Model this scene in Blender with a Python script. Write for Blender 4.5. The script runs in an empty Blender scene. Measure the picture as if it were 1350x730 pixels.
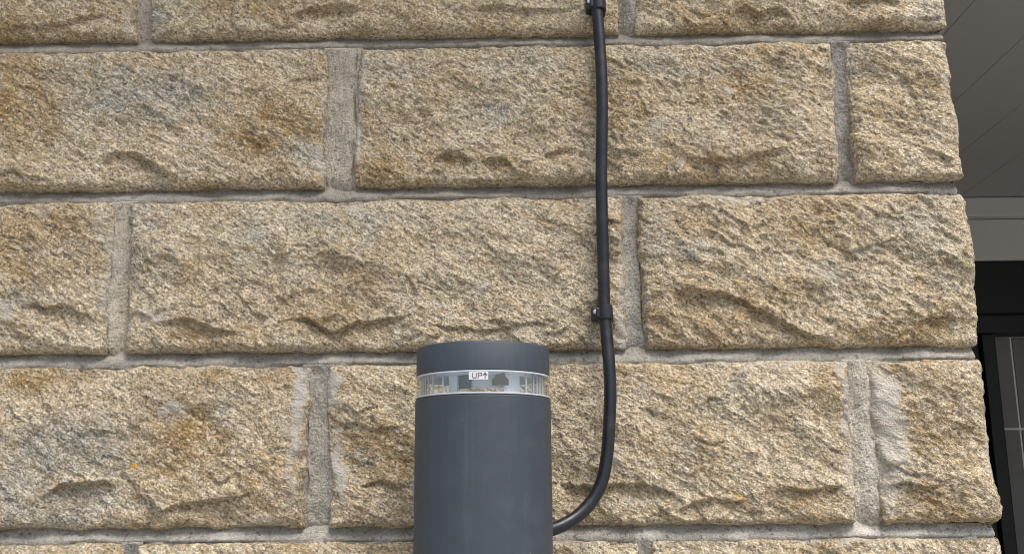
import bpy, math, random
import numpy as np
from mathutils import Matrix, Vector

random.seed(4)
SC = bpy.context.scene
COL = SC.collection
R = math.radians

# ------------------------------------------------------------------ camera
F = 1350.0                      # focal length in photograph pixels
D = 0.896                       # eye to stone face
TILT, ROLL, YAW = 0.21181, -0.00731, 0.01439
CAM_M = Matrix.Rotation(YAW, 3, 'Z') @ Matrix.Rotation(math.pi / 2 + TILT, 3, 'X') @ Matrix.Rotation(ROLL, 3, 'Z')
cd = bpy.data.cameras.new('camera')
cam = bpy.data.objects.new('camera', cd)
COL.objects.link(cam)
cam.matrix_world = Matrix.Translation((0, -D, 0)) @ CAM_M.to_4x4()
cd.sensor_width = 36
cd.lens = 36 * F / 1350
cd.clip_start = 0.02
cd.clip_end = 500
SC.camera = cam
SC.cycles.filter_width = 1.05

# ------------------------------------------------------------------ world, sun, exposure
SUN_EL, SUN_AZ = R(60), R(30)     # azimuth: to the right of straight out from the wall
w = bpy.data.worlds.new('World')
SC.world = w
w.use_nodes = True
nt = w.node_tree
sky = nt.nodes.new('ShaderNodeTexSky')
sky.sky_type = 'NISHITA'
sky.sun_disc = False
sky.sun_elevation = SUN_EL
sky.sun_rotation = math.pi - SUN_AZ
sky.air_density = 1.0
sky.dust_density = 4.0
bg = nt.nodes['Background']
bg.inputs['Strength'].default_value = 0.12
nt.links.new(sky.outputs['Color'], bg.inputs['Color'])
ld = bpy.data.lights.new('sun', 'SUN')
ld.energy = 2.4
ld.angle = R(34)
ld.color = (1.0, 0.985, 0.955)
sun = bpy.data.objects.new('sun', ld)
COL.objects.link(sun)
sd = Vector((math.sin(SUN_AZ) * math.cos(SUN_EL), -math.cos(SUN_AZ) * math.cos(SUN_EL), math.sin(SUN_EL)))
sun.rotation_euler = sd.to_track_quat('Z', 'Y').to_euler()
sun.location = sd * 6
vs = SC.view_settings
vs.view_transform = 'Standard'
vs.look = 'None'
vs.gamma = 1
vs.exposure = 0.52
vs.use_curve_mapping = False


def at(px, py, y=0.0):
    """world point on the vertical plane Y = y seen at photograph pixel px, py"""
    d = CAM_M @ Vector(((px - 675) / F, -(py - 365) / F, -1))
    k = (y + D) / d.y
    return Vector((d.x * k, y, d.z * k))


# ------------------------------------------------------------------ helpers
def link(name, me, mat=None, parent=None, loc=(0, 0, 0)):
    o = bpy.data.objects.new(name, me)
    COL.objects.link(o)
    if mat:
        me.materials.append(mat)
    o.location = loc
    if parent:
        o.parent = parent
    return o


def thing(name, label=None, cat=None, loc=(0, 0, 0), group=None, kind=None):
    o = bpy.data.objects.new(name, None)
    COL.objects.link(o)
    o.location = loc
    o.empty_display_size = 0.05
    if label: o['label'] = label
    if cat: o['category'] = cat
    if group: o['group'] = group
    if kind: o['kind'] = kind
    return o


def np_mesh(name, V, Q, smooth=True):
    me = bpy.data.meshes.new(name)
    me.vertices.add(len(V))
    me.vertices.foreach_set('co', np.ascontiguousarray(V, dtype=np.float32).ravel())
    n = len(Q)
    me.loops.add(n * 4)
    me.loops.foreach_set('vertex_index', np.ascontiguousarray(Q, dtype=np.int32).ravel())
    me.polygons.add(n)
    me.polygons.foreach_set('loop_start', np.arange(0, n * 4, 4, dtype=np.int32))
    me.polygons.foreach_set('use_smooth', np.full(n, smooth, dtype=bool))
    me.update(calc_edges=True)
    me.validate()
    return me


def py_mesh(name, V, Fc, smooth=False):
    me = bpy.data.meshes.new(name)
    me.from_pydata([tuple(v) for v in V], [], Fc)
    if smooth:
        me.polygons.foreach_set('use_smooth', np.full(len(Fc), True))
    me.update()
    return me


def box_mesh(name, a, b, bev=0.0):
    import bmesh
    bm = bmesh.new()
    bmesh.ops.create_cube(bm, size=1)
    for v in bm.verts:
        v.co = Vector([(a[i] + b[i]) / 2 + v.co[i] * (b[i] - a[i]) for i in range(3)])
    if bev:
        bmesh.ops.bevel(bm, geom=bm.edges[:], offset=bev, segments=2, affect='EDGES', profile=0.5)
    me = bpy.data.meshes.new(name)
    bm.to_mesh(me)
    bm.free()
    return me


def lathe(name, prof, n=128, closed=False, a0=0.0, a1=2 * math.pi):
    full = abs(a1 - a0 - 2 * math.pi) < 1e-6
    m = n if full else n + 1
    V, Q = [], []
    for (r, z) in prof:
        for i in range(m):
            a = a0 + (a1 - a0) * i / n
            V.append((r * math.cos(a), r * math.sin(a), z))
    k = len(prof)
    for j in range(k if closed else k - 1):
        j2 = (j + 1) % k
        for i in range(n):
            i2 = (i + 1) % m if full else i + 1
            Q.append((j * m + i, j * m + i2, j2 * m + i2, j2 * m + i))
    me = py_mesh(name, V, Q, True)
    return me


def auto_smooth(o, ang=35):
    me = o.data
    me.polygons.foreach_set('use_smooth', np.full(len(me.polygons), True))
    me.set_sharp_from_angle(angle=R(ang))


def smooth01(a, b, x):
    t = np.clip((x - a) / (b - a), 0, 1)
    return t * t * (3 - 2 * t)


def perlin(x, y, seed):
    xi = np.floor(x).astype(np.int64)
    yi = np.floor(y).astype(np.int64)
    xf = x - xi
    yf = y - yi

    def g(ix, iy, fx, fy):
        h = (ix * 374761393 + iy * 668265263 + seed * 2246822519) & 0xFFFFFFFF
        h = ((h ^ (h >> 13)) * 1274126177) & 0xFFFFFFFF
        h = (h ^ (h >> 16)) & 0xFFFF
        a = h * (2 * math.pi / 65536)
        return np.cos(a) * fx + np.sin(a) * fy
    u = xf * xf * xf * (xf * (xf * 6 - 15) + 10)
    v = yf * yf * yf * (yf * (yf * 6 - 15) + 10)
    n00 = g(xi, yi, xf, yf)
    n10 = g(xi + 1, yi, xf - 1, yf)
    n01 = g(xi, yi + 1, xf, yf - 1)
    n11 = g(xi + 1, yi + 1, xf - 1, yf - 1)
    return ((n00 * (1 - u) + n10 * u) * (1 - v) + (n01 * (1 - u) + n11 * u) * v) * 1.45


def fbm(x, y, size, seed, octv=3, gain=0.5):
    f, a, s, t = 1.0 / size, 1.0, 0.0, 0.0
    for o in range(octv):
        s = s + a * perlin(x * f + 17.3 * o, y * f - 9.1 * o, seed + o * 31)
        t += a
        a *= gain
        f *= 2.03
    return s / t


def scoops(x, y, size, seed):
    """minimum over jittered cells of tilted bowls: shallow conchoidal scars meeting in crisp ridges, about -0.4 .. 0.5"""
    x, y = x / size, y / size
    xi = np.floor(x).astype(np.int64)
    yi = np.floor(y).astype(np.int64)
    best = np.full_like(x, 9.0)
    for ox in (-1, 0, 1):
        for oy in (-1, 0, 1):
            cx_, cy_ = xi + ox, yi + oy
            h = (cx_ * 374761393 + cy_ * 668265263 + seed * 2246822519) & 0xFFFFFFFF
            h = ((h ^ (h >> 13)) * 1274126177) & 0xFFFFFFFF
            h = h ^ (h >> 16)
            dx_ = x - cx_ - (h & 255) / 255.0
            dy_ = y - cy_ - ((h >> 8) & 255) / 255.0
            v_ = ((h >> 16) & 255) / 255.0 * 0.55 + (((h >> 4) & 255) / 255.0 - 0.5) * 0.9 * dx_ + (((h >> 20) & 255) / 255.0 - 0.35) * 0.9 * dy_ + 0.75 * (dx_ * dx_ + dy_ * dy_)
            best = np.minimum(best, v_)
    return best - 0.3


# ------------------------------------------------------------------ materials
def mat(name):
    m = bpy.data.materials.new(name)
    m.use_nodes = True
    n = m.node_tree
    b = n.nodes['Principled BSDF']
    return m, n, b


def nd(n, t, **kw):
    x = n.nodes.new(t)
    for k, v in kw.items():
        setattr(x, k, v)
    return x


def ramp(n, src, stops):
    r = nd(n, 'ShaderNodeValToRGB')
    el = r.color_ramp.elements
    while len(el) < len(stops):
        el.new(0.5)
    for e, (p, c) in zip(el, stops):
        e.position = p
        e.color = (c, c, c, 1) if not isinstance(c, tuple) else (*c, 1)
    n.links.new(src, r.inputs[0])
    return r.outputs[0]


def mix(n, fac, a, b, mode='MIX'):
    x = nd(n, 'ShaderNodeMix', data_type='RGBA', blend_type=mode)
    for s, v in ((x.inputs[0], fac), (x.inputs[6], a), (x.inputs[7], b)):
        if isinstance(v, (int, float)):
            s.default_value = v
        elif isinstance(v, tuple):
            s.default_value = (*v, 1)
        else:
            n.links.new(v, s)
    return x.outputs[2]


def noise(n, vec, scale, detail=3, rough=0.6, dist=0.0):
    x = nd(n, 'ShaderNodeTexNoise')
    x.inputs['Scale'].default_value = scale
    x.inputs['Detail'].default_value = detail
    x.inputs['Roughness'].default_value = rough
    x.inputs['Distortion'].default_value = dist
    n.links.new(vec, x.inputs['Vector'])
    return x.outputs['Fac']


def coords(n, rot=0.0, scl=(1, 1, 1)):
    tc = nd(n, 'ShaderNodeTexCoord')
    oi = nd(n, 'ShaderNodeObjectInfo')
    mu = nd(n, 'ShaderNodeMath', operation='MULTIPLY')
    mu.inputs[1].default_value = 37.0
    n.links.new(oi.outputs['Random'], mu.inputs[0])
    ad = nd(n, 'ShaderNodeVectorMath', operation='ADD')
    n.links.new(tc.outputs['Object'], ad.inputs[0])
    n.links.new(mu.outputs[0], ad.inputs[1])
    ro = nd(n, 'ShaderNodeMapping')
    ro.inputs['Rotation'].default_value = (0, rot, 0)
    n.links.new(ad.outputs[0], ro.inputs['Vector'])
    mp = nd(n, 'ShaderNodeMapping')
    mp.inputs['Scale'].default_value = scl
    n.links.new(ro.outputs[0], mp.inputs['Vector'])
    return mp.outputs[0], oi


def bump(n, b, h, strength, dist):
    x = nd(n, 'ShaderNodeBump')
    x.inputs['Strength'].default_value = strength
    x.inputs['Distance'].default_value = dist
    n.links.new(h, x.inputs['Height'])
    n.links.new(x.outputs[0], b.inputs['Normal'])


# sandstone: three masks carried by the mesh (ochre / grey / lime mortar smear) and grain from nodes
STONE, n, b = mat('sandstone')
v, oi = coords(n)
vd, _ = coords(n, R(-28), (0.5, 1, 1.35))
at_ = nd(n, 'ShaderNodeAttribute', attribute_name='stain')
sep = nd(n, 'ShaderNodeSeparateColor')
n.links.new(at_.outputs['Color'], sep.inputs[0])
c = mix(n, sep.outputs[0], (0.57, 0.482, 0.345), (0.35, 0.238, 0.110))
c = mix(n, sep.outputs[1], c, (0.37, 0.35, 0.295))
g1 = noise(n, vd, 330, 3, 0.7)
c = mix(n, 1.0, c, ramp(n, g1, [(0.30, 0.42), (0.5, 0.95), (0.70, 1.6)]), 'MULTIPLY')
g2 = noise(n, v, 620, 2, 0.6)
c = mix(n, 1.0, c, ramp(n, g2, [(0.30, 0.48), (0.5, 1.0), (0.72, 1.6)]), 'MULTIPLY')
g3 = noise(n, v, 130, 3, 0.6)
c = mix(n, ramp(n, g3, [(0.48, 0.0), (0.70, 0.55)]), c, (0.35, 0.245, 0.115))
vo = nd(n, 'ShaderNodeTexVoronoi')
vo.inputs['Scale'].default_value = 480
n.links.new(v, vo.inputs['Vector'])
vs2 = nd(n, 'ShaderNodeSeparateColor')
n.links.new(vo.outputs['Color'], vs2.inputs[0])
c = mix(n, ramp(n, vs2.outputs[0], [(0.90, 0.0), (0.94, 0.75)]), c, (0.66, 0.60, 0.50))
c = mix(n, ramp(n, vs2.outputs[1], [(0.93, 0.0), (0.96, 0.6)]), c, (0.12, 0.09, 0.06))
sm = mix(n, 1.0, (0.56, 0.52, 0.45), ramp(n, g1, [(0.3, 0.75), (0.7, 1.12)]), 'MULTIPLY')
c = mix(n, sep.outputs[2], c, sm)
c = mix(n, at_.outputs['Alpha'], c, (0.62, 0.36, 0.07))
n.links.new(c, b.inputs['Base Color'])
b.inputs['Roughness'].default_value = 0.92
b.inputs['Specular IOR Level'].default_value = 0.25
hh = nd(n, 'ShaderNodeMath', operation='ADD')
n.links.new(g1, hh.inputs[0])
n.links.new(g2, hh.inputs[1])
bump(n, b, hh.outputs[0], 1.0, 0.0026)

MORTAR, n, b = mat('lime_mortar')
v, oi = coords(n)
g1 = noise(n, v, 60, 4, 0.6)
g2 = noise(n, v, 800, 2, 0.6)
at_ = nd(n, 'ShaderNodeAttribute', attribute_name='stain')
c = mix(n, 1.0, oi.outputs['Color'], ramp(n, g1, [(0.3, 0.80), (0.7, 1.15)]), 'MULTIPLY')
c = mix(n, 1.0, c, at_.outputs['Color'], 'MULTIPLY')
c = mix(n, 1.0, c, ramp(n, g2, [(0.3, 0.60), (0.5, 1.0), (0.72, 1.38)]), 'MULTIPLY')
g3 = noise(n, v, 170, 4, 0.7)
c = mix(n, ramp(n, g3, [(0.52, 0.0), (0.72, 0.6)]), c, (0.20, 0.165, 0.12))
c = mix(n, ramp(n, g3, [(0.28, 0.5), (0.45, 0.0)]), c, (0.46, 0.44, 0.40))
vo = nd(n, 'ShaderNodeTexVoronoi')
vo.inputs['Scale'].default_value = 420
n.links.new(v, vo.inputs['Vector'])
vs2 = nd(n, 'ShaderNodeSeparateColor')
n.links.new(vo.outputs['Color'], vs2.inputs[0])
c = mix(n, ramp(n, vs2.outputs[0], [(0.95, 0.0), (0.97, 0.6)]), c, (0.14, 0.12, 0.10))
n.links.new(c, b.inputs['Base Color'])
b.inputs['Roughness'].default_value = 0.95
b.inputs['Specular IOR Level'].default_value = 0.2
bump(n, b, g2, 0.9, 0.0016)


def plain(name, col, rough=0.5, metal=0.0, spec=0.5, grain=None, dust=None):
    m, n, b = mat(name)
    b.inputs['Roughness'].default_value = rough
    b.inputs['Metallic'].default_value = metal
    b.inputs['Specular IOR Level'].default_value = spec
    c = (*col, 1)
    b.inputs['Base Color'].default_value = c
    tc = nd(n, 'ShaderNodeTexCoord')
    out = None
    if dust:
        sc_, amt, dc = dust
        f = noise(n, tc.outputs['Object'], sc_, 5, 0.65)
        out = mix(n, ramp(n, f, [(0.50, 0.0), (0.80, amt)]), tuple(col), dc)
        n.links.new(out, b.inputs['Base Color'])
        n.links.new(ramp(n, f, [(0.4, rough), (0.75, min(1, rough + 0.25))]), b.inputs['Roughness'])
    if grain:
        bump(n, b, noise(n, tc.outputs['Object'], grain[0], 2), grain[1], grain[2])
    return m


PAINT = plain('anthracite_powder_coat', (0.042, 0.053, 0.068), 0.48, 0.0, 0.5, (900, 0.35, 0.0004), (42, 0.22, (0.11, 0.13, 0.155)))
CABLE = plain('black_pvc', (0.008, 0.010, 0.015), 0.33, 0.0, 0.5, (300, 0.2, 0.0004), (70, 0.22, (0.10, 0.095, 0.085)))
CLIPM = plain('black_nylon', (0.012, 0.013, 0.018), 0.36, 0.0, 0.5, (400, 0.1, 0.0003), (90, 0.15, (0.10, 0.095, 0.085)))
STEEL = plain('zinc_nail', (0.62, 0.64, 0.66), 0.35, 0.85, 0.5)
RIM = plain('clear_rim', (0.50, 0.53, 0.56), 0.25, 0.0, 0.5)
REFL = plain('white_reflector', (0.66, 0.72, 0.80), 0.35, 0.0, 0.5)
OPAL = plain('opal_plastic', (0.80, 0.84, 0.88), 0.45, 0.0, 0.5)
DARKPL = plain('dark_plastic', (0.03, 0.03, 0.033), 0.4)
GREYPL = plain('grey_plastic', (0.10, 0.115, 0.135), 0.4)
PAPER = plain('sticker_paper', (0.62, 0.64, 0.66), 0.55)
INK = plain('sticker_ink', (0.10, 0.10, 0.11), 0.6)
BLACKF = plain('black_frame_paint', (0.006, 0.008, 0.009), 0.45, 0.0, 0.4)
SOFFIT = plain('soffit_board_paint', (0.41, 0.405, 0.395), 0.55, 0.0, 0.3, None, (6, 0.4, (0.37, 0.365, 0.35)))
TRIM = plain('trim_paint', (0.58, 0.575, 0.56), 0.5, 0.0, 0.4)
TILE = plain('grey_tile', (0.15, 0.147, 0.14), 0.45, 0.0, 0.5, None, (18, 0.6, (0.12, 0.117, 0.112)))
GROUT = plain('pale_grout', (0.75, 0.74, 0.70), 0.8)
PAVE = plain('concrete_paving', (0.34, 0.33, 0.31), 0.85, 0.0, 0.3, (60, 0.4, 0.003), (9, 0.5, (0.20, 0.19, 0.17)))


n = PAINT.node_tree
b = n.nodes['Principled BSDF']
tc = nd(n, 'ShaderNodeTexCoord')
mp = nd(n, 'ShaderNodeMapping')
mp.inputs['Scale'].default_value = (1, 1, 0.05)
n.links.new(tc.outputs['Object'], mp.inputs['Vector'])
st = noise(n, mp.outputs[0], 160, 4, 0.6)
sp = noise(n, tc.outputs['Object'], 420, 2, 0.5)
src = b.inputs['Base Color'].links[0].from_socket
c = mix(n, ramp(n, st, [(0.55, 0.0), (0.78, 0.10)]), src, (0.16, 0.18, 0.20))
c = mix(n, ramp(n, sp, [(0.74, 0.0), (0.80, 0.35)]), c, (0.28, 0.29, 0.30))
n.links.new(c, b.inputs['Base Color'])


def clear_plastic(name, tint, rough, base):
    m, n, b = mat(name)
    n.nodes.remove(b)
    tr = nd(n, 'ShaderNodeBsdfTransparent')
    tr.inputs[0].default_value = (*tint, 1)
    gl = nd(n, 'ShaderNodeBsdfGlossy')
    gl.inputs['Roughness'].default_value = rough
    fr = nd(n, 'ShaderNodeLayerWeight')
    fr.inputs[0].default_value = 0.5
    pw = nd(n, 'ShaderNodeMath', operation='POWER')
    pw.inputs[1].default_value = 5.0
    n.links.new(fr.outputs['Facing'], pw.inputs[0])
    ad = nd(n, 'ShaderNodeMath', operation='MULTIPLY_ADD')
    ad.inputs[1].default_value = 0.55
    ad.inputs[2].default_value = base
    n.links.new(pw.outputs[0], ad.inputs[0])
    mx = nd(n, 'ShaderNodeMixShader')
    n.links.new(ad.outputs[0], mx.inputs[0])
    n.links.new(tr.outputs[0], mx.inputs[1])
    n.links.new(gl.outputs[0], mx.inputs[2])
    n.links.new(mx.outputs[0], n.nodes['Material Output'].inputs[0])
    return m


CLEAR = clear_plastic('clear_acrylic', (0.97, 0.985, 0.99), 0.05, 0.09)

# ------------------------------------------------------------------ stone wall
GROUND_Z = -1.45
wall = thing('stone_wall', 'coursed rock-faced sandstone wall in buff and ochre with grey mortar joints', 'wall', (0, 0, GROUND_Z))
WX0, WX1 = -1.75, at(1250, 60).x          # far left end; right hand corner
ZB = [0.4266, 0.2785, 0.1272, -0.0237]    # undersides of the courses in view
BED = 0.0125


def pl(points):
    return np.array([(at(px, py).x, at(px, py).z) for px, py in points])


# broken ledges: (points in the photograph, step depth, fade below)
LEDGES = [
    ([(140, 216), (150, 207), (165, 203), (182, 205), (200, 214), (222, 228), (240, 236)], .0075, .018),
    ([(-10, 238), (22, 227), (48, 238), (70, 240)], .004, .012),
    ([(572, 216), (580, 206), (591, 203), (606, 203), (618, 210), (632, 216)], .006, .018),
    ([(636, 217), (648, 211), (662, 211), (674, 219), (684, 230)], .006, .020),
    ([(715, 213), (724, 206), (737, 202), (752, 199)], .005, .012),
    ([(800, 205), (825, 202), (850, 203)], .004, .014),
    ([(915, 217), (928, 212), (958, 214), (978, 213), (994, 207), (1015, 202), (1040, 199)], .005, .018),
    ([(36, 405), (50, 400), (64, 407), (86, 402), (104, 410), (124, 419)], .006, .014),
    ([(205, 428), (225, 422), (250, 421), (270, 428), (290, 436), (322, 439)], .005, .020),
    ([(370, 424), (385, 420), (410, 422), (425, 432), (440, 438), (462, 428), (482, 424), (520, 421), (545, 416)], .006, .020),
    ([(560, 425), (590, 432), (640, 436), (700, 425), (740, 432)], .003, .018),
    ([(885, 388), (900, 383), (938, 386), (974, 393), (995, 408), (1022, 420), (1042, 432), (1062, 442), (1098, 446)], .0075, .030),
    ([(1110, 336), (1124, 332), (1138, 326), (1156, 321)], .0035, .012),
    ([(1205, 426), (1220, 420), (1245, 418), (1266, 421)], .005, .014),
    ([(62, 656), (74, 644), (90, 635), (108, 637), (124, 634), (144, 632), (156, 638)], .0085, .026),
    ([(180, 640), (192, 652), (208, 661), (222, 670), (238, 666), (256, 660), (276, 658), (305, 655), (336, 649)], .006, .022),
    ([(730, 634), (760, 640), (800, 637), (842, 636), (862, 641), (884, 648), (896, 660)], .006, .024),
    ([(890, 672), (906, 664), (925, 658), (945, 655), (965, 660), (985, 658)], .0045, .016),
    ([(1018, 646), (1030, 641), (1058, 645), (1090, 641), (1112, 640)], .0055, .018),
    ([(440, 560), (470, 556), (500, 566), (540, 560)], .003, .014),
    ([(470, 640), (500, 632), (540, 640)], .004, .016),
    ([(1165, 640), (1185, 634), (1215, 640), (1240, 638)], .004, .014),
    ([(378, 28), (392, 18), (412, 14), (438, 10), (462, 12), (482, 20)], .006, .020),
    ([(0, 44), (40, 38), (90, 34), (124, 24), (140, 24), (152, 29)], .005, .014),
    ([(600, 18), (650, 12), (720, 16), (770, 14)], .004, .02),
    ([(965, 18), (980, 12), (1000, 20), (1022, 13), (1034, 18), (1046, 30)], .006, .018),
    ([(1110, 8), (1135, 5), (1160, 3), (1185, 8)], .006, .014),
    ([(1240, 22), (1225, 26), (1210, 28)][::-1], .004, .01),
]
LEDGES = [(pl(p), d, f) for p, d, f in LEDGES]

# (px, py, radius x px, radius y px, weight)  ochre / grey / mortar smear
OCHRE = [(25, 140, 60, 70, .9), (350, 170, 80, 50, .7), (15, 40, 70, 25, .5), (180, 120, 30, 30, .3), (510, 225, 60, 25, .6), (600, 215, 50, 12, .8),
         (815, 130, 40, 50, .8), (960, 120, 50, 30, .4), (1040, 70, 60, 12, .6), (900, 220, 120, 20, .5), (1180, 120, 60, 60, .45),
         (30, 300, 90, 35, .75), (20, 350, 60, 40, .5), (480, 340, 90, 50, .5), (430, 410, 90, 40, .6), (300, 440, 90, 20, .7),
         (820, 300, 25, 40, .5), (930, 410, 90, 40, .45), (1070, 290, 80, 30, .35), (1170, 440, 60, 25, .8), (1010, 385, 60, 20, .4),
         (20, 500, 60, 20, .8), (245, 585, 90, 45, .8), (340, 620, 60, 50, .5), (350, 500, 60, 15, .5), (510, 590, 50, 60, .5), (500, 520, 50, 20, .4),
         (890, 580, 80, 40, .35), (1090, 510, 40, 50, .6), (1050, 660, 70, 20, .5), (1210, 660, 60, 20, .6), (1240, 540, 60, 70, .4),
         (500, 720, 100, 10, .4), (330, 20, 90, 18, .4), (600, 25, 120, 18, .3), (950, 25, 90, 20, .5), (1110, 720, 60, 14, .5), (450, 15, 60, 10, .6)]
GREY = [(180, 130, 110, 45, .95), (110, 105, 60, 30, .5), (407, 200, 26, 24, 1.0), (215, 20, 26, 36, .8), (520, 90, 60, 20, .5), (655, 150, 45, 18, .7), (690, 90, 60, 14, .5),
        (860, 90, 60, 20, .5), (940, 95, 50, 16, .5), (1000, 170, 60, 30, .35), (1225, 12, 22, 40, .7), (190, 300, 30, 80, .45), (340, 315, 30, 20, .5), (450, 290, 90, 18, .6), (480, 330, 40, 20, .3),
        (900, 330, 60, 14, .75), (860, 300, 30, 30, .55), (1210, 300, 60, 50, .6), (1110, 370, 50, 30, .45), (1245, 370, 40, 30, .4), (95, 590, 95, 42, 1.0), (30, 640, 40, 70, .9), (80, 670, 90, 30, .9),
        (200, 530, 60, 20, .3), (310, 540, 60, 22, .4), (975, 500, 14, 8, .9), (945, 528, 16, 8, .9), (905, 600, 40, 30, .3), (480, 600, 20, 12, .6), (700, 560, 20, 80, .3), (1190, 620, 30, 24, .4),
        (30, 400, 40, 20, .5), (100, 340, 50, 30, .3), (1140, 80, 18, 30, .3)]
LICH = [(184, 619, 6, 3.2, 1.0), (973, 655, 8, 5, .55), (176, 622, 3, 2, .8)]
SMEAR = [(958, 120, 4, 4, 1.0), (1127, 560, 5, 90, .8), (430, 140, 5, 60, .6), (425, 215, 5, 30, .8), (820, 440, 8, 26, .8), (846, 410, 4, 40, .6), (1104, 200, 5, 40, .5), (1120, 90, 4, 30, .6), (172, 30, 6, 30, .5), (205, 40, 6, 16, .5), (840, 20, 6, 26, .5), (174, 300, 5, 26, .6), (168, 440, 5, 26, .5), (300, 484, 90, 3, .6), (900, 478, 60, 3, .6), (600, 247, 120, 2.5, .5), (1000, 240, 120, 2.5, .4), (250, 466, 100, 2.5, .5), (398, 500, 13, 40, 1.0), (392, 560, 10, 60, .9), (388, 640, 12, 30, .5), (447, 510, 12, 26, .95), (450, 560, 9, 24, .4), (446, 622, 9, 44, .95), (478, 110, 4, 60, .9), (476, 180, 5, 50, .9),
         (147, 360, 9, 80, .75), (135, 300, 10, 30, .5), (1110, 530, 9, 60, .9), (1120, 610, 7, 60, .6), (1163, 520, 22, 40, .95), (1175, 575, 26, 38, .8), (1165, 640, 18, 40, .65), (818, 380, 6, 90, .6),
         (1200, 500, 20, 12, .4), (1305, 600, 5, 40, .9), (1248, 90, 4, 60, .5), (1240, 470, 50, 5, .5), (850, 360, 4, 70, .3), (790, 300, 8, 26, .3), (280, 186, 10, 16, .6), (12, 410, 22, 16, .7),
         (230, 540, 16, 9, .8), (216, 548, 10, 6, .8), (280, 460, 10, 5, .4), (634, 380, 16, 12, .5), (620, 470, 60, 4, .3), (210, 418, 30, 7, .6), (470, 272, 16, 10, .7), (225, 268, 18, 5, .6), (340, 312, 12, 9, .7),
         (980, 264, 80, 4, .8), (1140, 330, 26, 8, .6), (1075, 360, 30, 14, .5), (870, 170, 14, 12, .6), (890, 222, 14, 7, .5), (380, 560, 8, 14, .6), (366, 555, 8, 10, .5), (813, 605, 12, 16, .8), (860, 700, 60, 9, .5), (1110, 710, 60, 6, .6),
         (205, 262, 400, 3, .4), (90, 655, 8, 20, .3), (1268, 262, 12, 6, .7), (55, 280, 14, 9, .5), (760, 712, 50, 8, .5), (350, 688, 30, 6, .5), (560, 486, 60, 4, .4), (1050, 478, 60, 3, .6), (270, 72, 90, 5, .3)]


def blobs(lst, X, Z, seed, soft=(0.55, 1.35)):
    m = np.zeros_like(X)
    wx = X + 0.010 * fbm(X, Z, 0.02, seed, 3) + 0.003 * perlin(X * 400, Z * 400, seed + 5)
    wz = Z + 0.010 * fbm(X, Z, 0.02, seed + 9, 3) + 0.003 * perlin(X * 400, Z * 400, seed + 6)
    x0, x1, z0, z1 = X.min(), X.max(), Z.min(), Z.max()
    for px, py, rx, ry, wt in lst:
        c = at(px, py)
        rx, ry = rx * 0.00068, ry * 0.00068
        if c.x + 2 * rx < x0 or c.x - 2 * rx > x1 or c.z + 2 * ry < z0 or c.z - 2 * ry > z1:
            continue
        d = np.sqrt(((wx - c.x) / rx) ** 2 + ((wz - c.z) / ry) ** 2)
        m = np.maximum(m, wt * (1 - smooth01(soft[0], soft[1], d)))
    return m


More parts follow.
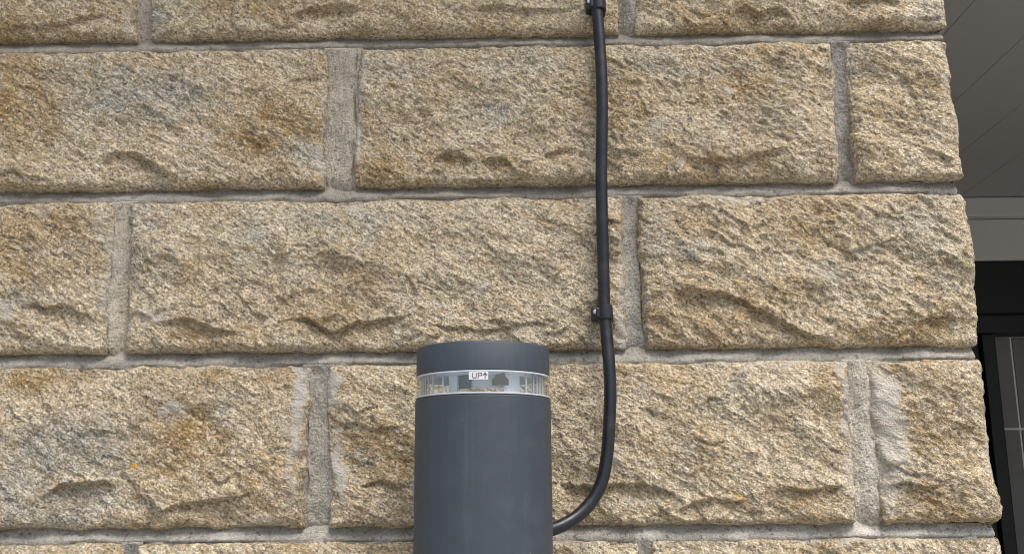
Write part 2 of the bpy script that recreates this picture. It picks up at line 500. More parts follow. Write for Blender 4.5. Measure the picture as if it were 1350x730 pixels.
def stone_mesh(idx, xl, xr, zb, zt, res, side=0.0, bulge=0.009, wob=0.0038, detail=True, skew=(0, 0)):
    """rock-faced block. Front face on Y = 0 from xl to xr; side > 0 turns the corner and runs back."""
    W = xr - xl
    L = W + side
    H = zt - zb
    nu, nv = max(6, int(L / res)), max(4, int(H / res))
    uu = np.linspace(0, L, nu + 1)
    vv = np.linspace(0, H, nv + 1)
    U, V = np.meshgrid(uu, vv, indexing='ij')
    sd = 100 + idx * 7
    rg_ = random.Random(idx * 3 + 1)
    rv1, rv2, rv3, rv4 = rg_.uniform(0.65, 1.35), rg_.uniform(0.75, 1.2), rg_.uniform(-0.10, 0.12), rg_.uniform(-0.10, 0.08)
    # pattern coordinates: the world for the front, carried on round the corner
    A = xl + U
    B = zb + V
    # distances to the four arrises, outline wandering a little
    ew = lambda a, s: wob * (fbm(a, a * 0 + s, 0.05, sd + s, 2) + 0.8 * fbm(a, a * 0 + s, 0.013, sd + s + 3, 4, 0.7))
    e_l, e_r = ew(B, 1), ew(B, 2)
    e_b, e_t = ew(A, 3) * 0.8, ew(A, 4) * 0.8
    dl, dr, db, dt = U, L - U, V, H - V
    fall = lambda d: np.exp(-d / 0.010)
    dx = e_l * fall(dl) - e_r * fall(dr)
    dz = e_b * fall(db) - e_t * fall(dt)
    dmin = np.minimum(np.minimum(dl, dr), np.minimum(db, dt))
    corner = np.abs(U - W) if side else np.full_like(U, 9.0)
    # rounded corners of the outline
    # relief
    prof = (1 - np.exp(-np.minimum(np.minimum(dl, dr) * 1.0, dt * 0.5) / 0.0075)) * (1 - np.exp(-db / 0.0032))
    prof *= (1 - 0.6 * np.exp(-corner / 0.010))
    h = bulge * prof * (1 + 0.5 * fbm(A, B, 0.11, sd + 11, 2))
    ca, sa = math.cos(R(-30)), math.sin(R(-30))
    P = A * ca + B * sa
    Qd = -A * sa + B * ca
    wp = P + 0.006 * fbm(A, B, 0.03, sd + 40, 2)
    wq = Qd + 0.006 * fbm(A, B, 0.03, sd + 41, 2)
    rel = 0.0085 * fbm(wp * 0.75, wq * 1.1, 0.070, sd + 12, 2, 0.5)
    rel += 0.0030 * fbm(wp * 0.75, wq * 1.1, 0.022, sd + 15, 3, 0.6)
    rel += rv1 * 0.0058 * scoops(wp * 0.8, wq * 1.15, 0.030, sd + 31)
    # a few broken steps
    tt = (fbm(wp * 0.7, wq * 1.1, 0.09, sd + 13, 4, 0.6) * 3.0 + B * 14.0)
    fr = tt - np.floor(tt)
    rel += 0.0036 * (smooth01(0.0, 0.14, fr) - fr) * smooth01(-0.05, 0.40, fbm(A, B, 0.05, sd + 14, 2))
    if detail:
        jx = 0.0012 * perlin(A * 300, B * 300, sd + 60)
        gr = rv2 * (0.0021 * scoops(wp * 0.65 + jx, wq * 1.2 + jx, 0.0115, sd + 32) + 0.0024 * scoops(wp * 0.55 + jx, wq * 1.2 - jx, 0.0047, sd + 33))
        gr += 0.0011 * fbm(wp * 0.6, wq * 1.2, 0.0032, sd + 17, 2, 0.8)
    else:
        gr = 0
    edge = smooth01(0.0, 0.004, dmin)
    h = h + rel * (0.30 + 0.70 * edge)
    if side:
        gr = gr * (1 - 0.55 * np.exp(-(corner / 0.008) ** 2))
        h = h * (1 - 0.78 * smooth01(W - 0.004, W + 0.004, U))
    smear = np.zeros_like(h)
    lich = np.zeros_like(h)
    if detail:
        for pts, dep, fade in LEDGES:
            x0, x1 = pts[0, 0], pts[-1, 0]
            if x1 < A.min() or x0 > A.max() or pts[:, 1].max() < zb - 0.002 or pts[:, 1].min() > zt + 0.002:
                continue
            zl = np.interp(A + 0.002 * fbm(A, B, 0.012, sd + 50, 2), pts[:, 0], pts[:, 1]) + 0.0022 * fbm(A, A * 0 + 3, 0.009, sd + 51, 3, 0.6)
            span = max(0.012, min(0.03, (x1 - x0) * 0.25))
            tp = smooth01(x0 - span * 0.3, x0 + span, A) * (1 - smooth01(x1 - span, x1 + span * 0.3, A))
            bel = zl - B
            h -= dep * tp * smooth01(0.0, 0.0022, bel) * np.exp(-np.clip(bel, 0, None) / fade)
            h += 0.35 * dep * tp * (1 - smooth01(0.0, 0.0015, bel)) * np.exp(-np.clip(-bel, 0, None) / 0.016)
        lich = blobs(LICH, A, B, 930)
        smear = blobs(SMEAR, A, B, 900)
        smear *= smooth01(-0.55, 0.25, fbm(A, B, 0.006, 77, 3, 0.6) + (smear - 0.5) * 1.2)
    h = h + gr * (0.4 + 0.6 * edge) * (1 - 0.6 * smear) + 0.0006 * smear
    # rounded arris
    h -= 0.0022 * np.exp(-dmin / 0.0011)
    # masks
    oc = 1.0 * blobs(OCHRE, A, B, 910, (0.2, 1.7))
    oc = np.clip(0.45 * fbm(A, B, 0.085, sd + 77, 3, 0.6) + oc * (0.75 + 0.5 * fbm(A, B, 0.02, 61, 3)) + 0.75 * fbm(wp * 0.6, wq, 0.026, sd + 21, 5, 0.7) + 0.17 + rv3, 0, 1)
    gy = 1.05 * blobs(GREY, A, B, 920, (0.2, 1.6))
    gy = np.clip(gy * (0.95 + 0.6 * fbm(A, B, 0.012, 62, 3)) + 0.65 * fbm(wp * 0.6, wq, 0.022, sd + 22, 5, 0.68) + 0.0 + rv4, 0, 1)
    # positions
    fx = A + dx
    n_ang = smooth01(W - 0.006, W + 0.006, U) * (math.pi / 2) if side else np.zeros_like(U)
    nx, ny = np.sin(n_ang), -np.cos(n_ang)
    if side:
        bx = np.minimum(U, W) + xl + 0.0030 * fbm(B, B * 0 + 2, 0.034, sd + 71, 4, 0.7) * np.exp(-corner / 0.006)
        by = np.maximum(U - W, 0)
        rr = 0.004
        k = np.exp(-((U - W) / rr) ** 2) * rr * 0.35
        X = bx + dx * (U < W - 0.02) - k + nx * h
        Y = by + k + ny * h - 0 * dx
    else:
        X = fx + nx * h
        Y = ny * h
    # leaning perpends: shift the left end and the right end between bottom and top
    lean = (skew[0] * (1 - np.clip(U / W, 0, 1)) + skew[1] * np.clip(U / W, 0, 1)) * (V / H - 0.5)
    X = X + lean
    Z = B + dz
    N1 = nv + 1
    Vf = np.stack([X.ravel(), Y.ravel(), Z.ravel()], 1)
    i, j = np.meshgrid(np.arange(nu), np.arange(nv), indexing='ij')
    a = (i * N1 + j).ravel()
    Q = np.stack([a, a + N1, a + N1 + 1, a + 1], 1)
    # skirt going back into the wall
    ring = np.concatenate([np.arange(0, nu) * N1, nu * N1 + np.arange(0, nv), (np.arange(nu, 0, -1)) * N1 + nv, np.arange(nv, 0, -1)])
    rv = Vf[ring].copy()
    inx = np.sin(n_ang).ravel()[ring]
    back1 = rv.copy()
    back1[:, 0] -= inx * 0.045
    back1[:, 1] += (1 - inx) * 0.045 * (1.0)
    nb = len(Vf)
    m = len(ring)
    r2 = np.roll(np.arange(m), -1)
    Q2 = np.stack([ring, nb + np.arange(m), nb + r2, ring[r2]], 1)
    Va = np.concatenate([Vf, back1])
    Qa = np.concatenate([Q, Q2])
    col = np.zeros((len(Va), 4), dtype=np.float32)
    for k_, mk in enumerate((oc, gy, smear, lich)):
        col[:nb, k_] = mk.ravel()
        col[nb:, k_] = mk.ravel()[ring]
    ctr = np.array([(xl + xr) / 2, 0, (zb + zt) / 2])
    me = np_mesh('stone', Va - ctr, Qa)
    ca_ = me.color_attributes.new('stain', 'FLOAT_COLOR', 'POINT')
    ca_.data.foreach_set('color', col.ravel())
    return me, ctr


def mid(a, b):
    return (a.x + b.x) / 2, (a.x - b.x)       # centre, lean (top minus bottom)


def add_stone(idx, xl, xr, zb, zt, res, side=0.0, skew=(0, 0), **kw):
    me, ctr = stone_mesh(idx, xl, xr, zb, zt, res, side, skew=skew, **kw)
    return link('stone', me, STONE, wall, (ctr[0], ctr[1], ctr[2] - GROUND_Z))


def joint_mesh(x0, x1, z0, z1, seed, res, vertical, prof_fn, side=0.0, skew=0.0, rough=1.0, pale=0.0):
    W, H = x1 - x0, z1 - z0
    nu, nv = max(2, int(W / res)), max(3, int(H / res))
    if vertical:
        nu = max(nu, 8)
    U, V = np.meshgrid(np.linspace(0, W, nu + 1), np.linspace(0, H, nv + 1), indexing='ij')
    A, B = x0 + U, z0 + V
    s = (U / W) if vertical else (V / H)
    wv = 0.12 * fbm(A if not vertical else B, A * 0, 0.05, seed + 1, 3)
    y = prof_fn(np.clip(s + wv, 0, 1))
    y = y - rough * (0.0020 * fbm(A, B, 0.022, seed + 2, 3) + 0.0016 * fbm(A * (1 if vertical else .4), B * (.4 if vertical else 1), 0.006, seed + 3, 3, .6) + 0.0006 * perlin(A * 500, B * 600, seed + 4))
    if vertical:
        ck = (0.14 if seed % 2 else 0.84) + 0.10 * fbm(B, A * 0, 0.03, seed + 8, 3)
        gate = smooth01(-0.25, 0.1, fbm(B, A * 0 + 5, 0.05, seed + 9, 2))
        y = y + 0.0045 * gate * np.exp(-((s - ck) * W / 0.0007) ** 2)
        Vn = V + 0.0022 * fbm(A, B, 0.006, seed + 12, 2)
        y = y + (0.0000 - y) * np.exp(-np.clip(H - Vn - 0.003, 0, None) / 0.007) + 0.009 * np.exp(-np.clip(Vn, 0, None) / 0.006) + 0.008 * np.exp(-(H - V) / 0.0008)
    else:
        ck = 0.20 + 0.10 * fbm(A, A * 0, 0.03, seed + 8, 3)
        gate = smooth01(-0.1, 0.25, fbm(A, A * 0 + 5, 0.09, seed + 9, 2))
        y = y + 0.004 * gate * np.exp(-((s - ck) * H / 0.0008) ** 2) + 0.007 * np.exp(-V / 0.0012)
    X = A + skew * (V / H - 0.5)
    N1 = nv + 1
    Vf = np.stack([X.ravel(), y.ravel(), B.ravel()], 1)
    i, j = np.meshgrid(np.arange(nu), np.arange(nv), indexing='ij')
    a = (i * N1 + j).ravel()
    Q = np.stack([a, a + N1, a + N1 + 1, a + 1], 1)
    if side:
        # carry the joint round the corner and back
        ns = 14
        base = len(Vf)
        ex = []
        for k in range(1, ns + 1):
            yy = side * (k / ns) ** 1.5
            col = np.stack([X[-1] - 0.0 + 0.0 * y[-1], y[-1] * 0 + y[-1] + yy, B[-1]], 1)
            ex.append(col)
        Vf = np.concatenate([Vf] + ex)
        prev = nu * N1
        for k in range(ns):
            cur = base + k * N1
            jj = np.arange(nv)
            Q = np.concatenate([Q, np.stack([prev + jj, cur + jj, cur + jj + 1, prev + jj + 1], 1)])
            prev = cur
    ctr = np.array([(x0 + x1) / 2, 0, (z0 + z1) / 2])
    me = np_mesh('mortar_joint', Vf - ctr, Q)
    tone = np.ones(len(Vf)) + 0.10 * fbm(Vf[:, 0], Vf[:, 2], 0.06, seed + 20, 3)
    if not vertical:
        tone += pale * smooth01(0.02, 0.36, Vf[:, 0])  # beds paler to the right: fresher pointing, plus brighter illumination painted in
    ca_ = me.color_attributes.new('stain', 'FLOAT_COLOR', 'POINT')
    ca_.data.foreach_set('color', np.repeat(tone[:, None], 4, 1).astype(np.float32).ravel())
    return me, ctr


def add_joint(x0, x1, z0, z1, seed, res, vertical, fn, color, **kw):
    me, ctr = joint_mesh(x0, x1, z0, z1, seed, res, vertical, fn, **kw)
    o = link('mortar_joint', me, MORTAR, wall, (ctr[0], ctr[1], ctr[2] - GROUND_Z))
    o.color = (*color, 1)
    return o


bed_fn = lambda s: 0.0006 + 0.0084 * smooth01(0.25, 0.98, s)            # flush at the stone below, raked under the stone above
perp_fn = lambda s: 0.0008 + 0.0052 * np.sin(np.clip(s, 0, 1) * math.pi)
perp_r = lambda s: 0.0002 + 0.0062 * smooth01(0.25, 0.9, s)
perp_l = lambda s: 0.0002 + 0.0062 * smooth01(0.25, 0.9, 1 - s)
flush = lambda s: -0.0005 + 0.003 * np.sin(np.clip(s, 0, 1) * math.pi)

HI = 0.00098
# in view: per course the perpends as photograph pixels (left edge, right edge) at top and bottom of the course
ROWS = [
    dict(y=(-45, 52), perp=[((184, 205), (178, 198), perp_fn, (.40, .35, .29)), ((813, 832), (817, 838), perp_l, (.35, .33, .285))]),
    dict(y=(66, 245), perp=[((432, 474), (427, 465), perp_l, (.45, .405, .33)), ((1096, 1116), (1108, 1126), perp_fn, (.29, .27, .24))]),
    dict(y=(270, 464), perp=[((152, 174), (140, 166), perp_r, (.46, .41, .33)), ((821, 841), (826, 849), perp_fn, (.36, .34, .295))]),
    dict(y=(484, 692), perp=[((409, 431), (399, 436), perp_fn, (.37, .345, .29)), ((1118, 1143), (1129, 1160), perp_l, (.55, .50, .42))]),
    dict(y=(713, 920), perp=[((167, 182), (158, 175), perp_fn, (.36, .34, .30)), ((842, 858), (846, 864), perp_fn, (.40, .37, .32))]),
]
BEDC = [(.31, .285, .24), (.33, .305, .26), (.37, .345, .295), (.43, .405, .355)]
ZTOPS = [0.4266 + 0.1395]
for k in range(4):
    ZTOPS.append(ZB[k] - BED)
ZBS = ZB + [ZB[3] - 0.1507]
LEFT = [-0.62, -0.84, -0.70, -0.58, -0.66]
SIDES = [0.21, 0.10, 0.21, 0.10, 0.21]
cx = [at(1247, 20).x, at(1258, 150).x, at(1281, 360).x, at(1306, 580).x, at(1322, 715).x]
idx = 0
for k, row in enumerate(ROWS):
    zb, zt = ZBS[k], ZTOPS[k]
    xs = [(LEFT[k], 0.0)]
    yt, yb = row['y']
    for (tp, bt, fn, colr) in row['perp']:
        tl, tr_, bl, br = at(tp[0], yt).x, at(tp[1], yt).x, at(bt[0], yb).x, at(bt[1], yb).x
        xs.append(((tl + bl) / 2, tl - bl))
        xs.append(((tr_ + br) / 2, tr_ - br))
        add_joint((tl + bl) / 2 - 0.004, (tr_ + br) / 2 + 0.004, zb - 0.003, zt + 0.003, 300 + k * 17 + int(tp[0]) % 13, 0.0006, True, fn, colr,
                  skew=((tl + tr_) - (bl + br)) / 2)
    xs.append((cx[k], 0.0))
    for s in range(0, len(xs), 2):
        (xa, sa_), (xb, sb_) = xs[s], xs[s + 1]
        last = s == len(xs) - 2
        add_stone(idx, xa, xb, zb, zt, HI, SIDES[k] if last else 0.0, skew=(sa_, sb_), bulge=[.007, .008, .0065][s // 2 % 3])
        idx += 1
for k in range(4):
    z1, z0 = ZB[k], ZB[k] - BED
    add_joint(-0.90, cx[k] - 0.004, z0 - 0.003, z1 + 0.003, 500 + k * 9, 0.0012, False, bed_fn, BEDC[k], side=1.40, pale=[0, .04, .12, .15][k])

# the rest of the wall, out of the picture: same stones, coarser
LO = 0.007
rows_out = []
z = ZTOPS[0]
for k in range(4):
    rows_out.append((z + BED, z + BED + 0.139))
    z += 0.1505
z = ZBS[4] - BED
k = 0
while z > GROUND_Z + 0.02:
    zb_ = max(GROUND_Z - 0.01, z - 0.139)
    rows_out.append((zb_, z))
    z -= 0.1505
    k += 1
corner_x = at(1281, 360).x
full_left = [(ZBS[k], ZTOPS[k], LEFT[k] - 0.012) for k in range(5)]


def run_stones(x0, x1, zb, zt, corner_side):
    global idx
    x = x1
    first = True
    while x > x0 + 0.02:
        wd = random.choice([0.22, 0.30, 0.38, 0.45])
        xa = max(x0, x - wd)
        if xa - x0 < 0.12:
            xa = x0
        add_stone(idx, xa, x, zb, zt, LO, corner_side if first else 0.0, detail=False)
        idx += 1
        first = False
        x = xa - 0.012


for i_, (zb_, zt_) in enumerate(rows_out):
    run_stones(WX0, corner_x, zb_, zt_, 0.21 if i_ % 2 else 0.10)
for (zb_, zt_, xr_) in full_left:
    run_stones(WX0, xr_, zb_, zt_, 0.0)
TOPZ = rows_out[3][1]
# return face into the porch: stones along Y at the corner
PORCH_Y = 1.44
allrows = [(ZBS[k], ZTOPS[k], SIDES[k]) for k in range(5)] + [(a_, b_, 0.21 if i_ % 2 else 0.10) for i_, (a_, b_) in enumerate(rows_out)]
for (zb_, zt_, sd_) in allrows:
    y = sd_ + 0.012
    while y < PORCH_Y:
        y2 = min(PORCH_Y, y + random.choice([0.3, 0.38, 0.46]))
        if PORCH_Y - y2 < 0.1:
            y2 = PORCH_Y
        me, ctr = stone_mesh(idx, 0, y2 - y, zb_, zt_, LO, 0.0, detail=False)
        idx += 1
        o = link('stone', me, STONE, wall, (corner_x, y + (y2 - y) / 2, (zb_ + zt_) / 2 - GROUND_Z))
        o.rotation_euler = (0, 0, math.pi / 2)
        y = y2 + 0.012

def with_tone(me):
    ca_ = me.color_attributes.new('stain', 'FLOAT_COLOR', 'POINT')
    ca_.data.foreach_set('color', np.ones(len(me.vertices) * 4, dtype=np.float32))
    return me


core = link('wall_core', box_mesh('wall_core', (WX0, 0.017, 0), (corner_x - 0.016, 0.30, TOPZ - GROUND_Z)), MORTAR, wall)
with_tone(core.data)
core.color = (.36, .34, .30, 1)
core2 = link('wall_core', box_mesh('wall_core', (corner_x - 0.20, 0.301, 0), (corner_x - 0.0162, PORCH_Y, TOPZ - GROUND_Z)), MORTAR, wall)
with_tone(core2.data)
core2.color = (.36, .34, .30, 1)

# unseen eave, added above the wall to shade the upper courses
ev = link('added_shade_eave', box_mesh('added_shade_eave', (WX0, -0.44, TOPZ + 0.003), (corner_x + 0.02, 0.30, TOPZ + 0.16), 0.004), TRIM)
ev['kind'] = 'structure'

# ------------------------------------------------------------------ ground
gm = box_mesh('ground', (-60, -60, GROUND_Z - 0.2), (60, 60, GROUND_Z))
g = link('ground', gm, PAVE)
g['kind'] = 'structure'

# ------------------------------------------------------------------ porch to the right of the corner
HC = 0.676
PX0, PX1 = corner_x + 0.002, corner_x + 1.30
ceil = thing('porch_ceiling', kind='structure', loc=(0, 0, HC))
BW = 0.1255
x = 0.903 * HC - 4 * BW          # grooves fall on multiples from here
off = at(1265, 23, 0)            # a groove seen in the photograph
gx = off.x / off.z * HC
gx0 = gx - math.ceil((gx - PX0) / BW) * BW
xx = gx0
while xx < PX1:
    a_, b_ = max(xx + 0.0004, PX0), min(xx + BW - 0.0004, PX1)
    if b_ - a_ > 0.01:
        o = link('soffit_board', box_mesh('soffit_board', (a_, 0.03, 0), (b_, PORCH_Y, 0.012), 0.0007), SOFFIT, ceil)
    xx += BW
o = link('soffit_backing', box_mesh('soffit_backing', (PX0, 0.03, 0.0022), (PX1, PORCH_Y, 0.03)), SOFFIT, ceil)

ztop = lambda py, y: at(1310, py, y).z
yb = PORCH_Y
backw = thing('porch_back_wall', kind='structure', loc=(PX0, yb, GROUND_Z))
link('wall_panel', box_mesh('wall_panel', (-0.2, 0.09, 0), (PX1 - PX0, 0.15, HC + 0.2 - GROUND_Z)), TRIM, backw)
z_c0, z_c1, z_b1, z_b0 = HC, ztop(290, yb - 0.02), ztop(297, yb), ztop(343.5, yb)
link('cornice', box_mesh('cornice', (-0.19, -0.028, z_c1 + 0.008 - GROUND_Z), (PX1 - PX0, 0.09, HC - 0.001 - GROUND_Z), 0.004), TRIM, backw)
link('lintel_board', box_mesh('lintel_board', (-0.19, -0.002, z_b0 - GROUND_Z), (PX1 - PX0, 0.09, z_c1 + 0.007 - GROUND_Z), 0.003), TRIM, backw)
sw = link('porch_side_wall', box_mesh('porch_side_wall', (PX1, 0.03, GROUND_Z), (PX1 + 0.12, PORCH_Y + 0.15, HC + 0.3)), TRIM)
sw['kind'] = 'structure'
fa = link('porch_fascia', box_mesh('porch_fascia', (PX0 + 0.02, 0.0, HC - 0.004), (PX1 + 0.12, 0.028, HC + 0.22), 0.003), TRIM)
fa['kind'] = 'structure'
rf = link('porch_roof', box_mesh('porch_roof', (PX0 + 0.02, 0.03, HC + 0.05), (PX1 + 0.12, PORCH_Y + 0.15, HC + 0.25)), PAVE)
rf['kind'] = 'structure'

dt = thing('door_frame', 'black framed opening with a grey tiled panel at the back of the dark porch', 'door', (PX0, yb, GROUND_Z))
fl = at(1309, 440, yb)                       # upper left corner of the panel
xl_in, z_in = fl.x - PX0, fl.z - GROUND_Z
XW = PX1 - PX0 - 0.02
link('frame_head', box_mesh('frame_head', (-0.18, 0.0, z_in + 0.045), (XW, 0.088, z_b0 - GROUND_Z - 0.001), 0.003), BLACKF, dt)
link('frame_head', box_mesh('frame_head', (-0.18, -0.014, z_in), (XW, 0.088, z_in + 0.043), 0.004), BLACKF, dt)
link('frame_post', box_mesh('frame_post', (xl_in - 0.030, -0.010, 0.0), (xl_in, 0.088, z_in - 0.001), 0.003), BLACKF, dt)
link('frame_post', box_mesh('frame_post', (-0.18, 0.004, 0.0), (xl_in - 0.032, 0.088, z_in - 0.001), 0.003), BLACKF, dt)
link('grout', box_mesh('grout', (xl_in + 0.001, 0.044, 0), (XW, 0.088, z_in - 0.001)), GROUT, dt)
gv = at(1333, 450, yb + 0.04).x - PX0
gh = at(1340, 565, yb + 0.04).z - GROUND_Z
TWd, THt = 0.30, 0.30
zc = gh
while zc > 0: zc -= THt
zz = zc
while zz < z_in:
    z0_, z1_ = max(zz, 0) + 0.0025, min(zz + THt, z_in - 0.001) - 0.0025
    xx = gv - TWd
    while xx < XW:
        a_, b_ = max(xx, xl_in) + 0.0025, min(xx + TWd, XW) - 0.0025
        if b_ - a_ > 0.01 and z1_ - z0_ > 0.01:
            link('tile', box_mesh('tile', (a_, 0.040, z0_), (b_, 0.050, z1_), 0.0012), TILE, dt)
        xx += TWd
    zz += THt

# ------------------------------------------------------------------ wall lamp
LY = -0.092                                  # lamp axis in front of the wall
LXc = at(637, 600, LY).x
pr = lambda px, py: at(px, py, LY - 0.0525)
LR = (at(727.5, 600, LY - 0.004).x - at(546, 600, LY - 0.004).x) / 2 * 0.997
zf = lambda py: at(637, py, LY - LR).z
Z_CAP, Z_C0, Z_B1, BOT = zf(447.5), zf(487.5), zf(517.5), zf(517.5) - 0.235
lamp = thing('wall_lamp', 'dark grey cylindrical outdoor wall lamp with a clear band below its cap', 'wall lamp', (LXc, LY, BOT))
LZ = lambda z_: z_ - BOT
body = link('body', lathe('body', [(0, LZ(Z_B1) - 0.006), (LR - 0.010, LZ(Z_B1) - 0.006), (LR - 0.009, LZ(Z_B1) - 0.0012), (LR - 0.0008, LZ(Z_B1) - 0.0006), (LR, LZ(Z_B1) - 0.0016),
                                  (LR, 0.001), (LR - 0.001, 0), (LR - 0.004, 0), (LR - 0.004, 0.02), (0, 0.02)], 160), PAINT, lamp)
auto_smooth(body)
cr = LR - 0.0006
cap = link('cap', lathe('cap', [(0, LZ(Z_C0) + 0.003), (cr - 0.006, LZ(Z_C0) + 0.003), (cr - 0.005, LZ(Z_C0) + 0.0006), (cr - 0.001, LZ(Z_C0)), (cr, LZ(Z_C0) + 0.001),
                                (cr, LZ(Z_CAP) - 0.0022), (cr - 0.0007, LZ(Z_CAP) - 0.0007), (cr - 0.0022, LZ(Z_CAP)), (0, LZ(Z_CAP) + 0.0008)], 160), PAINT, lamp)
auto_smooth(cap)
gi = LR - 0.0032
dif = link('clear_band', lathe('clear_band', [(gi, LZ(Z_B1) - 0.0008), (gi + 0.0022, LZ(Z_B1) - 0.0008), (gi + 0.0022, LZ(Z_C0) + 0.0012), (gi, LZ(Z_C0) + 0.0012)], 160, True), CLEAR, lamp)
auto_smooth(dif)
for (z_, rr_) in ((LZ(Z_C0) - 0.0003, LR - 0.0006), (LZ(Z_B1) + 0.0004, LR + 0.0001)):
    rg = link('band_rim', lathe('band_rim', [(rr_ - 0.003, z_ - 0.0006), (rr_ - 0.0002, z_ - 0.0006), (rr_, z_), (rr_ - 0.0002, z_ + 0.0006), (rr_ - 0.003, z_ + 0.0006)], 160, True), RIM, lamp)
    auto_smooth(rg, 60)
BH = LZ(Z_C0) - LZ(Z_B1)
# reflector plate under the cap, opal block, lamp holder clip, moulded ribs
ref = link('reflector', lathe('reflector', [(0.0, LZ(Z_C0) + 0.001), (gi - 0.014, LZ(Z_C0) - 0.0004), (gi - 0.006, LZ(Z_C0) - 0.0022), (gi - 0.0015, LZ(Z_C0) + 0.0002)], 96), REFL, lamp)
rf2 = link('reflector', lathe('reflector', [(0.0, LZ(Z_B1) + 0.0006), (gi - 0.010, LZ(Z_B1) + 0.0002), (gi - 0.001, LZ(Z_B1) + 0.0001)], 96), REFL, lamp)


def arc_block(name, ang, wdeg, r0, r1, z0, z1, m, parent=lamp, n_=10):
    a0, a1 = R(ang - wdeg / 2), R(ang + wdeg / 2)
    V, Q = [], []
    for i in range(n_ + 1):
        a = a0 + (a1 - a0) * i / n_
        for (r_, z_) in ((r0, z0), (r1, z0), (r1, z1), (r0, z1)):
            V.append((r_ * math.cos(a), r_ * math.sin(a), z_))
    for i in range(n_):
        for q in range(4):
            q2 = (q + 1) % 4
            Q.append((i * 4 + q, i * 4 + q2, i * 4 + 4 + q2, i * 4 + 4 + q))
    Q.append((0, 3, 2, 1))
    e = n_ * 4
    Q.append((e, e + 1, e + 2, e + 3))
    o = link(name, py_mesh(name, V, Q), m, parent)
    auto_smooth(o, 30)
    return o


# angle -90 is straight at the camera
def ang_f(px):
    return ang_of(638.5 + (px - 632.6) / 1.077)


def ang_of(px):
    return -90 + math.degrees(math.asin(max(-1, min(1, (px - 638.5) / 89.0))))


arc_block('opal_shield', (ang_f(672) + ang_f(699)) / 2, ang_f(699) - ang_f(672), gi - 0.010, gi - 0.008, LZ(Z_B1) + 0.0012, LZ(Z_C0) - 0.0012, OPAL)
arc_block('opal_shield', (ang_f(574) + ang_f(589)) / 2, ang_f(589) - ang_f(574), gi - 0.012, gi - 0.010, LZ(Z_B1) + 0.0012, LZ(Z_C0) - 0.0012, OPAL)
arc_block('led_module', (ang_of(600) + ang_of(690)) / 2, ang_of(690) - ang_of(600), 0.0335, 0.0350, LZ(Z_C0) - 0.0108, LZ(Z_C0), OPAL)
# holder clip: dark stepped tab hanging from the cap
cx_ = (663 - 638.5) * 0.00060
clip_pts = [(-0.0030, 0.0), (0.0030, 0.0), (0.0040, -0.0035), (0.0062, -0.0055), (0.0062, -0.0095), (-0.0062, -0.0095), (-0.0062, -0.0055), (-0.0040, -0.0035)]
V = []
for yy in (-0.0425, -0.0395):
    for (x_, z_) in clip_pts:
        V.append((cx_ + x_, yy, LZ(Z_C0) + z_ - 0.0005))
k8 = len(clip_pts)
Q = [tuple(range(k8)), tuple(range(2 * k8 - 1, k8 - 1, -1))] + [(i, k8 + i, k8 + (i + 1) % k8, (i + 1) % k8) for i in range(k8)]
link('holder_clip', py_mesh('holder_clip', V, Q), DARKPL, lamp)
arc_block('holder_bracket', (ang_f(590) + ang_f(613)) / 2, ang_f(613) - ang_f(590), gi - 0.014, gi - 0.012, LZ(Z_B1) + 0.005, LZ(Z_C0) - 0.001, GREYPL)
# moulded vertical ribs near both ends of the band
for px_ in (552, 555, 559, 564, 566, 571, 586, 701, 708, 711, 716, 720, 723.5, 725.5):
    a = R(ang_of(px_))
    rr_ = gi - 0.0016
    rb = link('moulded_rib', lathe('moulded_rib', [(0.0008, 0.0), (0.0008, BH - 0.001)], 8), RIM if px_ not in (566, 708) else CLEAR, lamp,
              (rr_ * math.cos(a), rr_ * math.sin(a), LZ(Z_B1) + 0.0006))
# sticker reading UP with an arrow
SR = gi + 0.0027
a0s, a1s = ang_f(617.5), ang_f(643.5)
stz1, stz0 = LZ(Z_C0) - 0.0010, LZ(Z_C0) - 0.0068
stk = arc_block('sticker', (a0s + a1s) / 2, a1s - a0s, SR - 0.0004, SR, stz0, stz1, PAPER)
sw_ = R(a1s - a0s) * SR
sh_ = stz1 - stz0


def stroke(pts, wd=0.09):
    """polyline in sticker units (0..1 across, 0..1 up, both scaled by sticker height) -> curved bars"""
    V, Q = [], []
    for (p, q) in zip(pts[:-1], pts[1:]):
        dx_, dz_ = q[0] - p[0], q[1] - p[1]
        l_ = math.hypot(dx_, dz_)
        nx_, nz_ = -dz_ / l_ * wd / 2, dx_ / l_ * wd / 2
        ex, ez = dx_ / l_ * wd / 2, dz_ / l_ * wd / 2
        for (x_, z_) in ((p[0] + nx_ - ex, p[1] + nz_ - ez), (p[0] - nx_ - ex, p[1] - nz_ - ez), (q[0] - nx_ + ex, q[1] - nz_ + ez), (q[0] + nx_ + ex, q[1] + nz_ + ez)):
            a = R(a0s) + x_ * sh_ / SR
            r_ = SR + 0.0002
            V.append((r_ * math.cos(a), r_ * math.sin(a), stz0 + z_ * sh_))
        b_ = len(V) - 4
        Q.append((b_, b_ + 1, b_ + 2, b_ + 3))
    return V, Q


def merge(lst):
    V, Q = [], []
    for v_, q_ in lst:
        b_ = len(V)
        V += v_
        Q += [tuple(i + b_ for i in f_) for f_ in q_]
    return V, Q


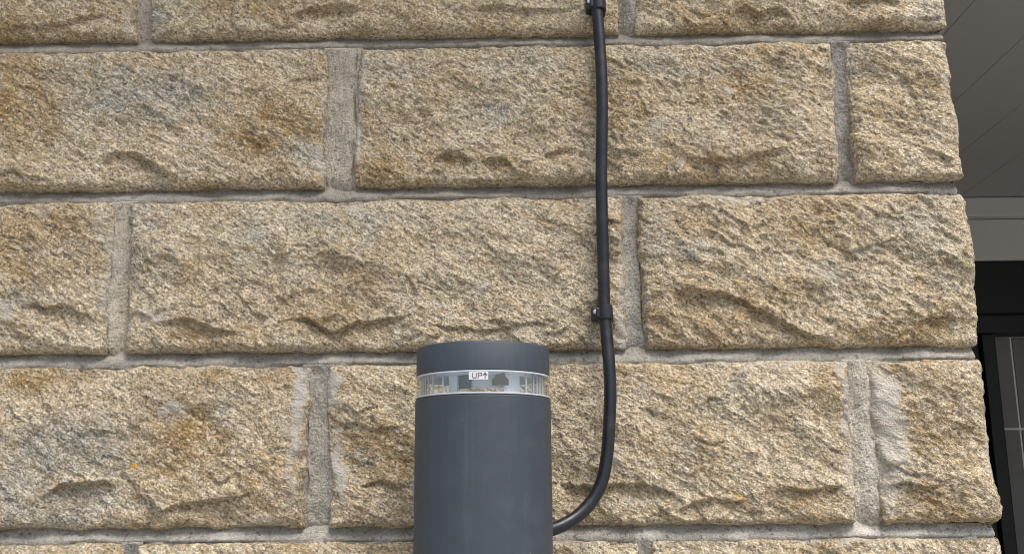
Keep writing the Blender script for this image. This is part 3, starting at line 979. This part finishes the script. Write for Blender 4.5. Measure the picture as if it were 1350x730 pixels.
Vl, Ql = merge([stroke([(0.50, .80), (0.50, .32), (0.60, .20), (0.86, .20), (0.96, .32), (0.96, .80)], .10),
                stroke([(1.20, .18), (1.20, .80), (1.58, .80), (1.68, .72), (1.68, .58), (1.58, .50), (1.22, .50)], .10)])
link('lettering', py_mesh('lettering', Vl, Ql), INK, stk)
Vl, Ql = merge([stroke([(2.08, .18), (2.08, .78)], .12), stroke([(1.90, .60), (2.08, .84), (2.26, .60)], .14), stroke([(1.97, .66), (2.08, .76), (2.19, .66)], .12)])
link('arrow', py_mesh('arrow', Vl, Ql), INK, stk)
# wall bracket behind the tube
link('bracket', box_mesh('bracket', (-0.030, LR - 0.006, 0.04), (0.030, -LY - 0.0135, 0.15), 0.002), PAINT, lamp)
link('back_plate', box_mesh('back_plate', (-0.042, -LY - 0.0135, 0.02), (0.042, -LY + 0.004, 0.17), 0.003), PAINT, lamp)

# ------------------------------------------------------------------ cable
CR = 0.0053
path_px = [(781, -260, .024), (783, -120, .022), (785.5, -30, .021), (787, 10, .021), (791, 60, .0225), (793.5, 110, .024), (794, 160, .0245), (793, 215, .024), (793.5, 270, .0235), (795, 330, .0225), (796, 375, .0215),
           (797, 412, .021), (799.5, 440, .0225), (803, 480, .0255), (804.5, 520, .028), (803, 560, .030), (800, 600, .031), (793, 635, .033), (779, 661, .036), (762, 679, .040), (743, 691, .045), (722, 699, .052), (700, 702, .060), (676, 702, .066)]
pts = [at(a_, b_, -c_) for a_, b_, c_ in path_px]


def catmull(P, n_=10):
    out = []
    for i in range(len(P) - 1):
        p0, p1, p2, p3 = P[max(i - 1, 0)], P[i], P[i + 1], P[min(i + 2, len(P) - 1)]
        for k in range(n_):
            t = k / n_
            out.append(0.5 * ((2 * p1) + (-p0 + p2) * t + (2 * p0 - 5 * p1 + 4 * p2 - p3) * t * t + (-p0 + 3 * p1 - 3 * p2 + p3) * t * t * t))
    out.append(P[-1].copy())
    return out


def tube(name, P, rad, n_=20):
    V, Q = [], []
    up = Vector((0, -1, 0))
    for i, p in enumerate(P):
        tn = (P[min(i + 1, len(P) - 1)] - P[max(i - 1, 0)]).normalized()
        sx = tn.cross(up).normalized()
        sy = sx.cross(tn).normalized()
        for k in range(n_):
            a = 2 * math.pi * k / n_
            r_ = rad * (1 + 0.015 * math.sin(a * 3 + i * 0.03))
            V.append(p + sx * math.cos(a) * r_ + sy * math.sin(a) * r_)
    for i in range(len(P) - 1):
        for k in range(n_):
            k2 = (k + 1) % n_
            Q.append((i * n_ + k, i * n_ + k2, i * n_ + n_ + k2, i * n_ + n_ + k))
    Q.append(tuple(range(n_)))
    Q.append(tuple(reversed(range((len(P) - 1) * n_, len(P) * n_))))
    return py_mesh(name, V, Q, True)


CP = catmull(pts)
cb = link('power_cable', tube('power_cable', CP, CR), CABLE)
cb['label'] = 'thick black cable running down the stone wall and curving in behind the lamp'
cb['category'] = 'cable'


# clips: band over the cable, lug on the left with a nail through it
def cable_clip(px, py, depth, label, h_=0.0115, tilt=0.0):
    c0 = at(px, py, -depth)
    t = thing('cable_clip', label, 'cable clip', (c0.x, 0, c0.z), 'black cable clips holding the cable to the wall')
    t.rotation_euler = (0, tilt, 0)
    # band: C-shaped cross-section (seen from above) swept along Z
    ro, ri = CR + 0.0017, CR + 0.0001
    sec_o, sec_i = [], []
    for i in range(17):
        a = math.pi * 1.0 - math.pi * 1.0 * i / 16          # left side round the front to the right side
        sec_o.append((ro * math.cos(a), -depth - ro * math.sin(a)))
        sec_i.append((ri * math.cos(a), -depth - ri * math.sin(a)))
    sec_o = [(-ro, -0.004)] + sec_o + [(ro, -0.004)]
    sec_i = [(-ri, -0.004)] + sec_i + [(ri, -0.004)]
    V, Q = [], []
    m_ = len(sec_o)
    b_ = 0.0006
    levels = [(-h_ / 2, 0.6), (-h_ / 2 + b_, 1.0), (h_ / 2 - b_, 1.0), (h_ / 2, 0.6)]
    for z_, q in levels:
        for i in range(m_):
            o_, i__ = sec_o[i], sec_i[i]
            V.append((i__[0] + (o_[0] - i__[0]) * q, i__[1] + (o_[1] - i__[1]) * q, z_))
        for i in range(m_):
            V.append((sec_i[i][0], sec_i[i][1], z_))
    for l in range(3):
        for i in range(m_ - 1):
            a, b__ = l * 2 * m_ + i, (l + 1) * 2 * m_ + i
            Q.append((a, a + 1, b__ + 1, b__))
            Q.append((a + m_, b__ + m_, b__ + m_ + 1, a + m_ + 1))
    for l in (0, 3):
        for i in range(m_ - 1):
            a = l * 2 * m_ + i
            Q.append((a, a + m_, a + m_ + 1, a + 1) if l == 0 else (a, a + 1, a + m_ + 1, a + m_))
    band = link('strap', py_mesh('strap', V, Q), CLIPM, t)
    auto_smooth(band, 40)
    # lug block at the left of the cable, pierced by the nail
    lz = 0.0004
    lug = link('lug', box_mesh('lug', (-ro - 0.0042, -depth - 0.0012, -h_ / 2 + 0.0012), (-ro + 0.0014, -0.002, h_ / 2 - 0.0008), 0.0011), CLIPM, t)
    auto_smooth(lug, 40)
    rib = link('lug_rib', box_mesh('lug_rib', (-ro - 0.0010, -depth - ro * 0.72, -h_ / 2 + 0.0018), (-ro + 0.0036, -depth + 0.002, h_ / 2 - 0.0022), 0.0009), CLIPM, t)
    hd = lathe('nail_head', [(0, 0.0009), (0.0012, 0.0008), (0.0020, 0.0004), (0.0022, 0.0), (0.0020, -0.0003), (0.0007, -0.0004), (0.0007, -0.012)], 20)
    nl = link('nail', hd, STEEL, t, (-ro - 0.0013, -depth - 0.0020, lz + 0.0006))
    nl.rotation_euler = (math.pi / 2, 0, 0)
    auto_smooth(nl, 50)
    return t


cable_clip(788.5, 4, 0.021, 'black cable clip at the top edge, above the uppermost course joint', 0.0155, R(-2))
cable_clip(797.5, 412, 0.021, 'black cable clip with a round nail head, just above and right of the lamp', 0.0125, R(-3))
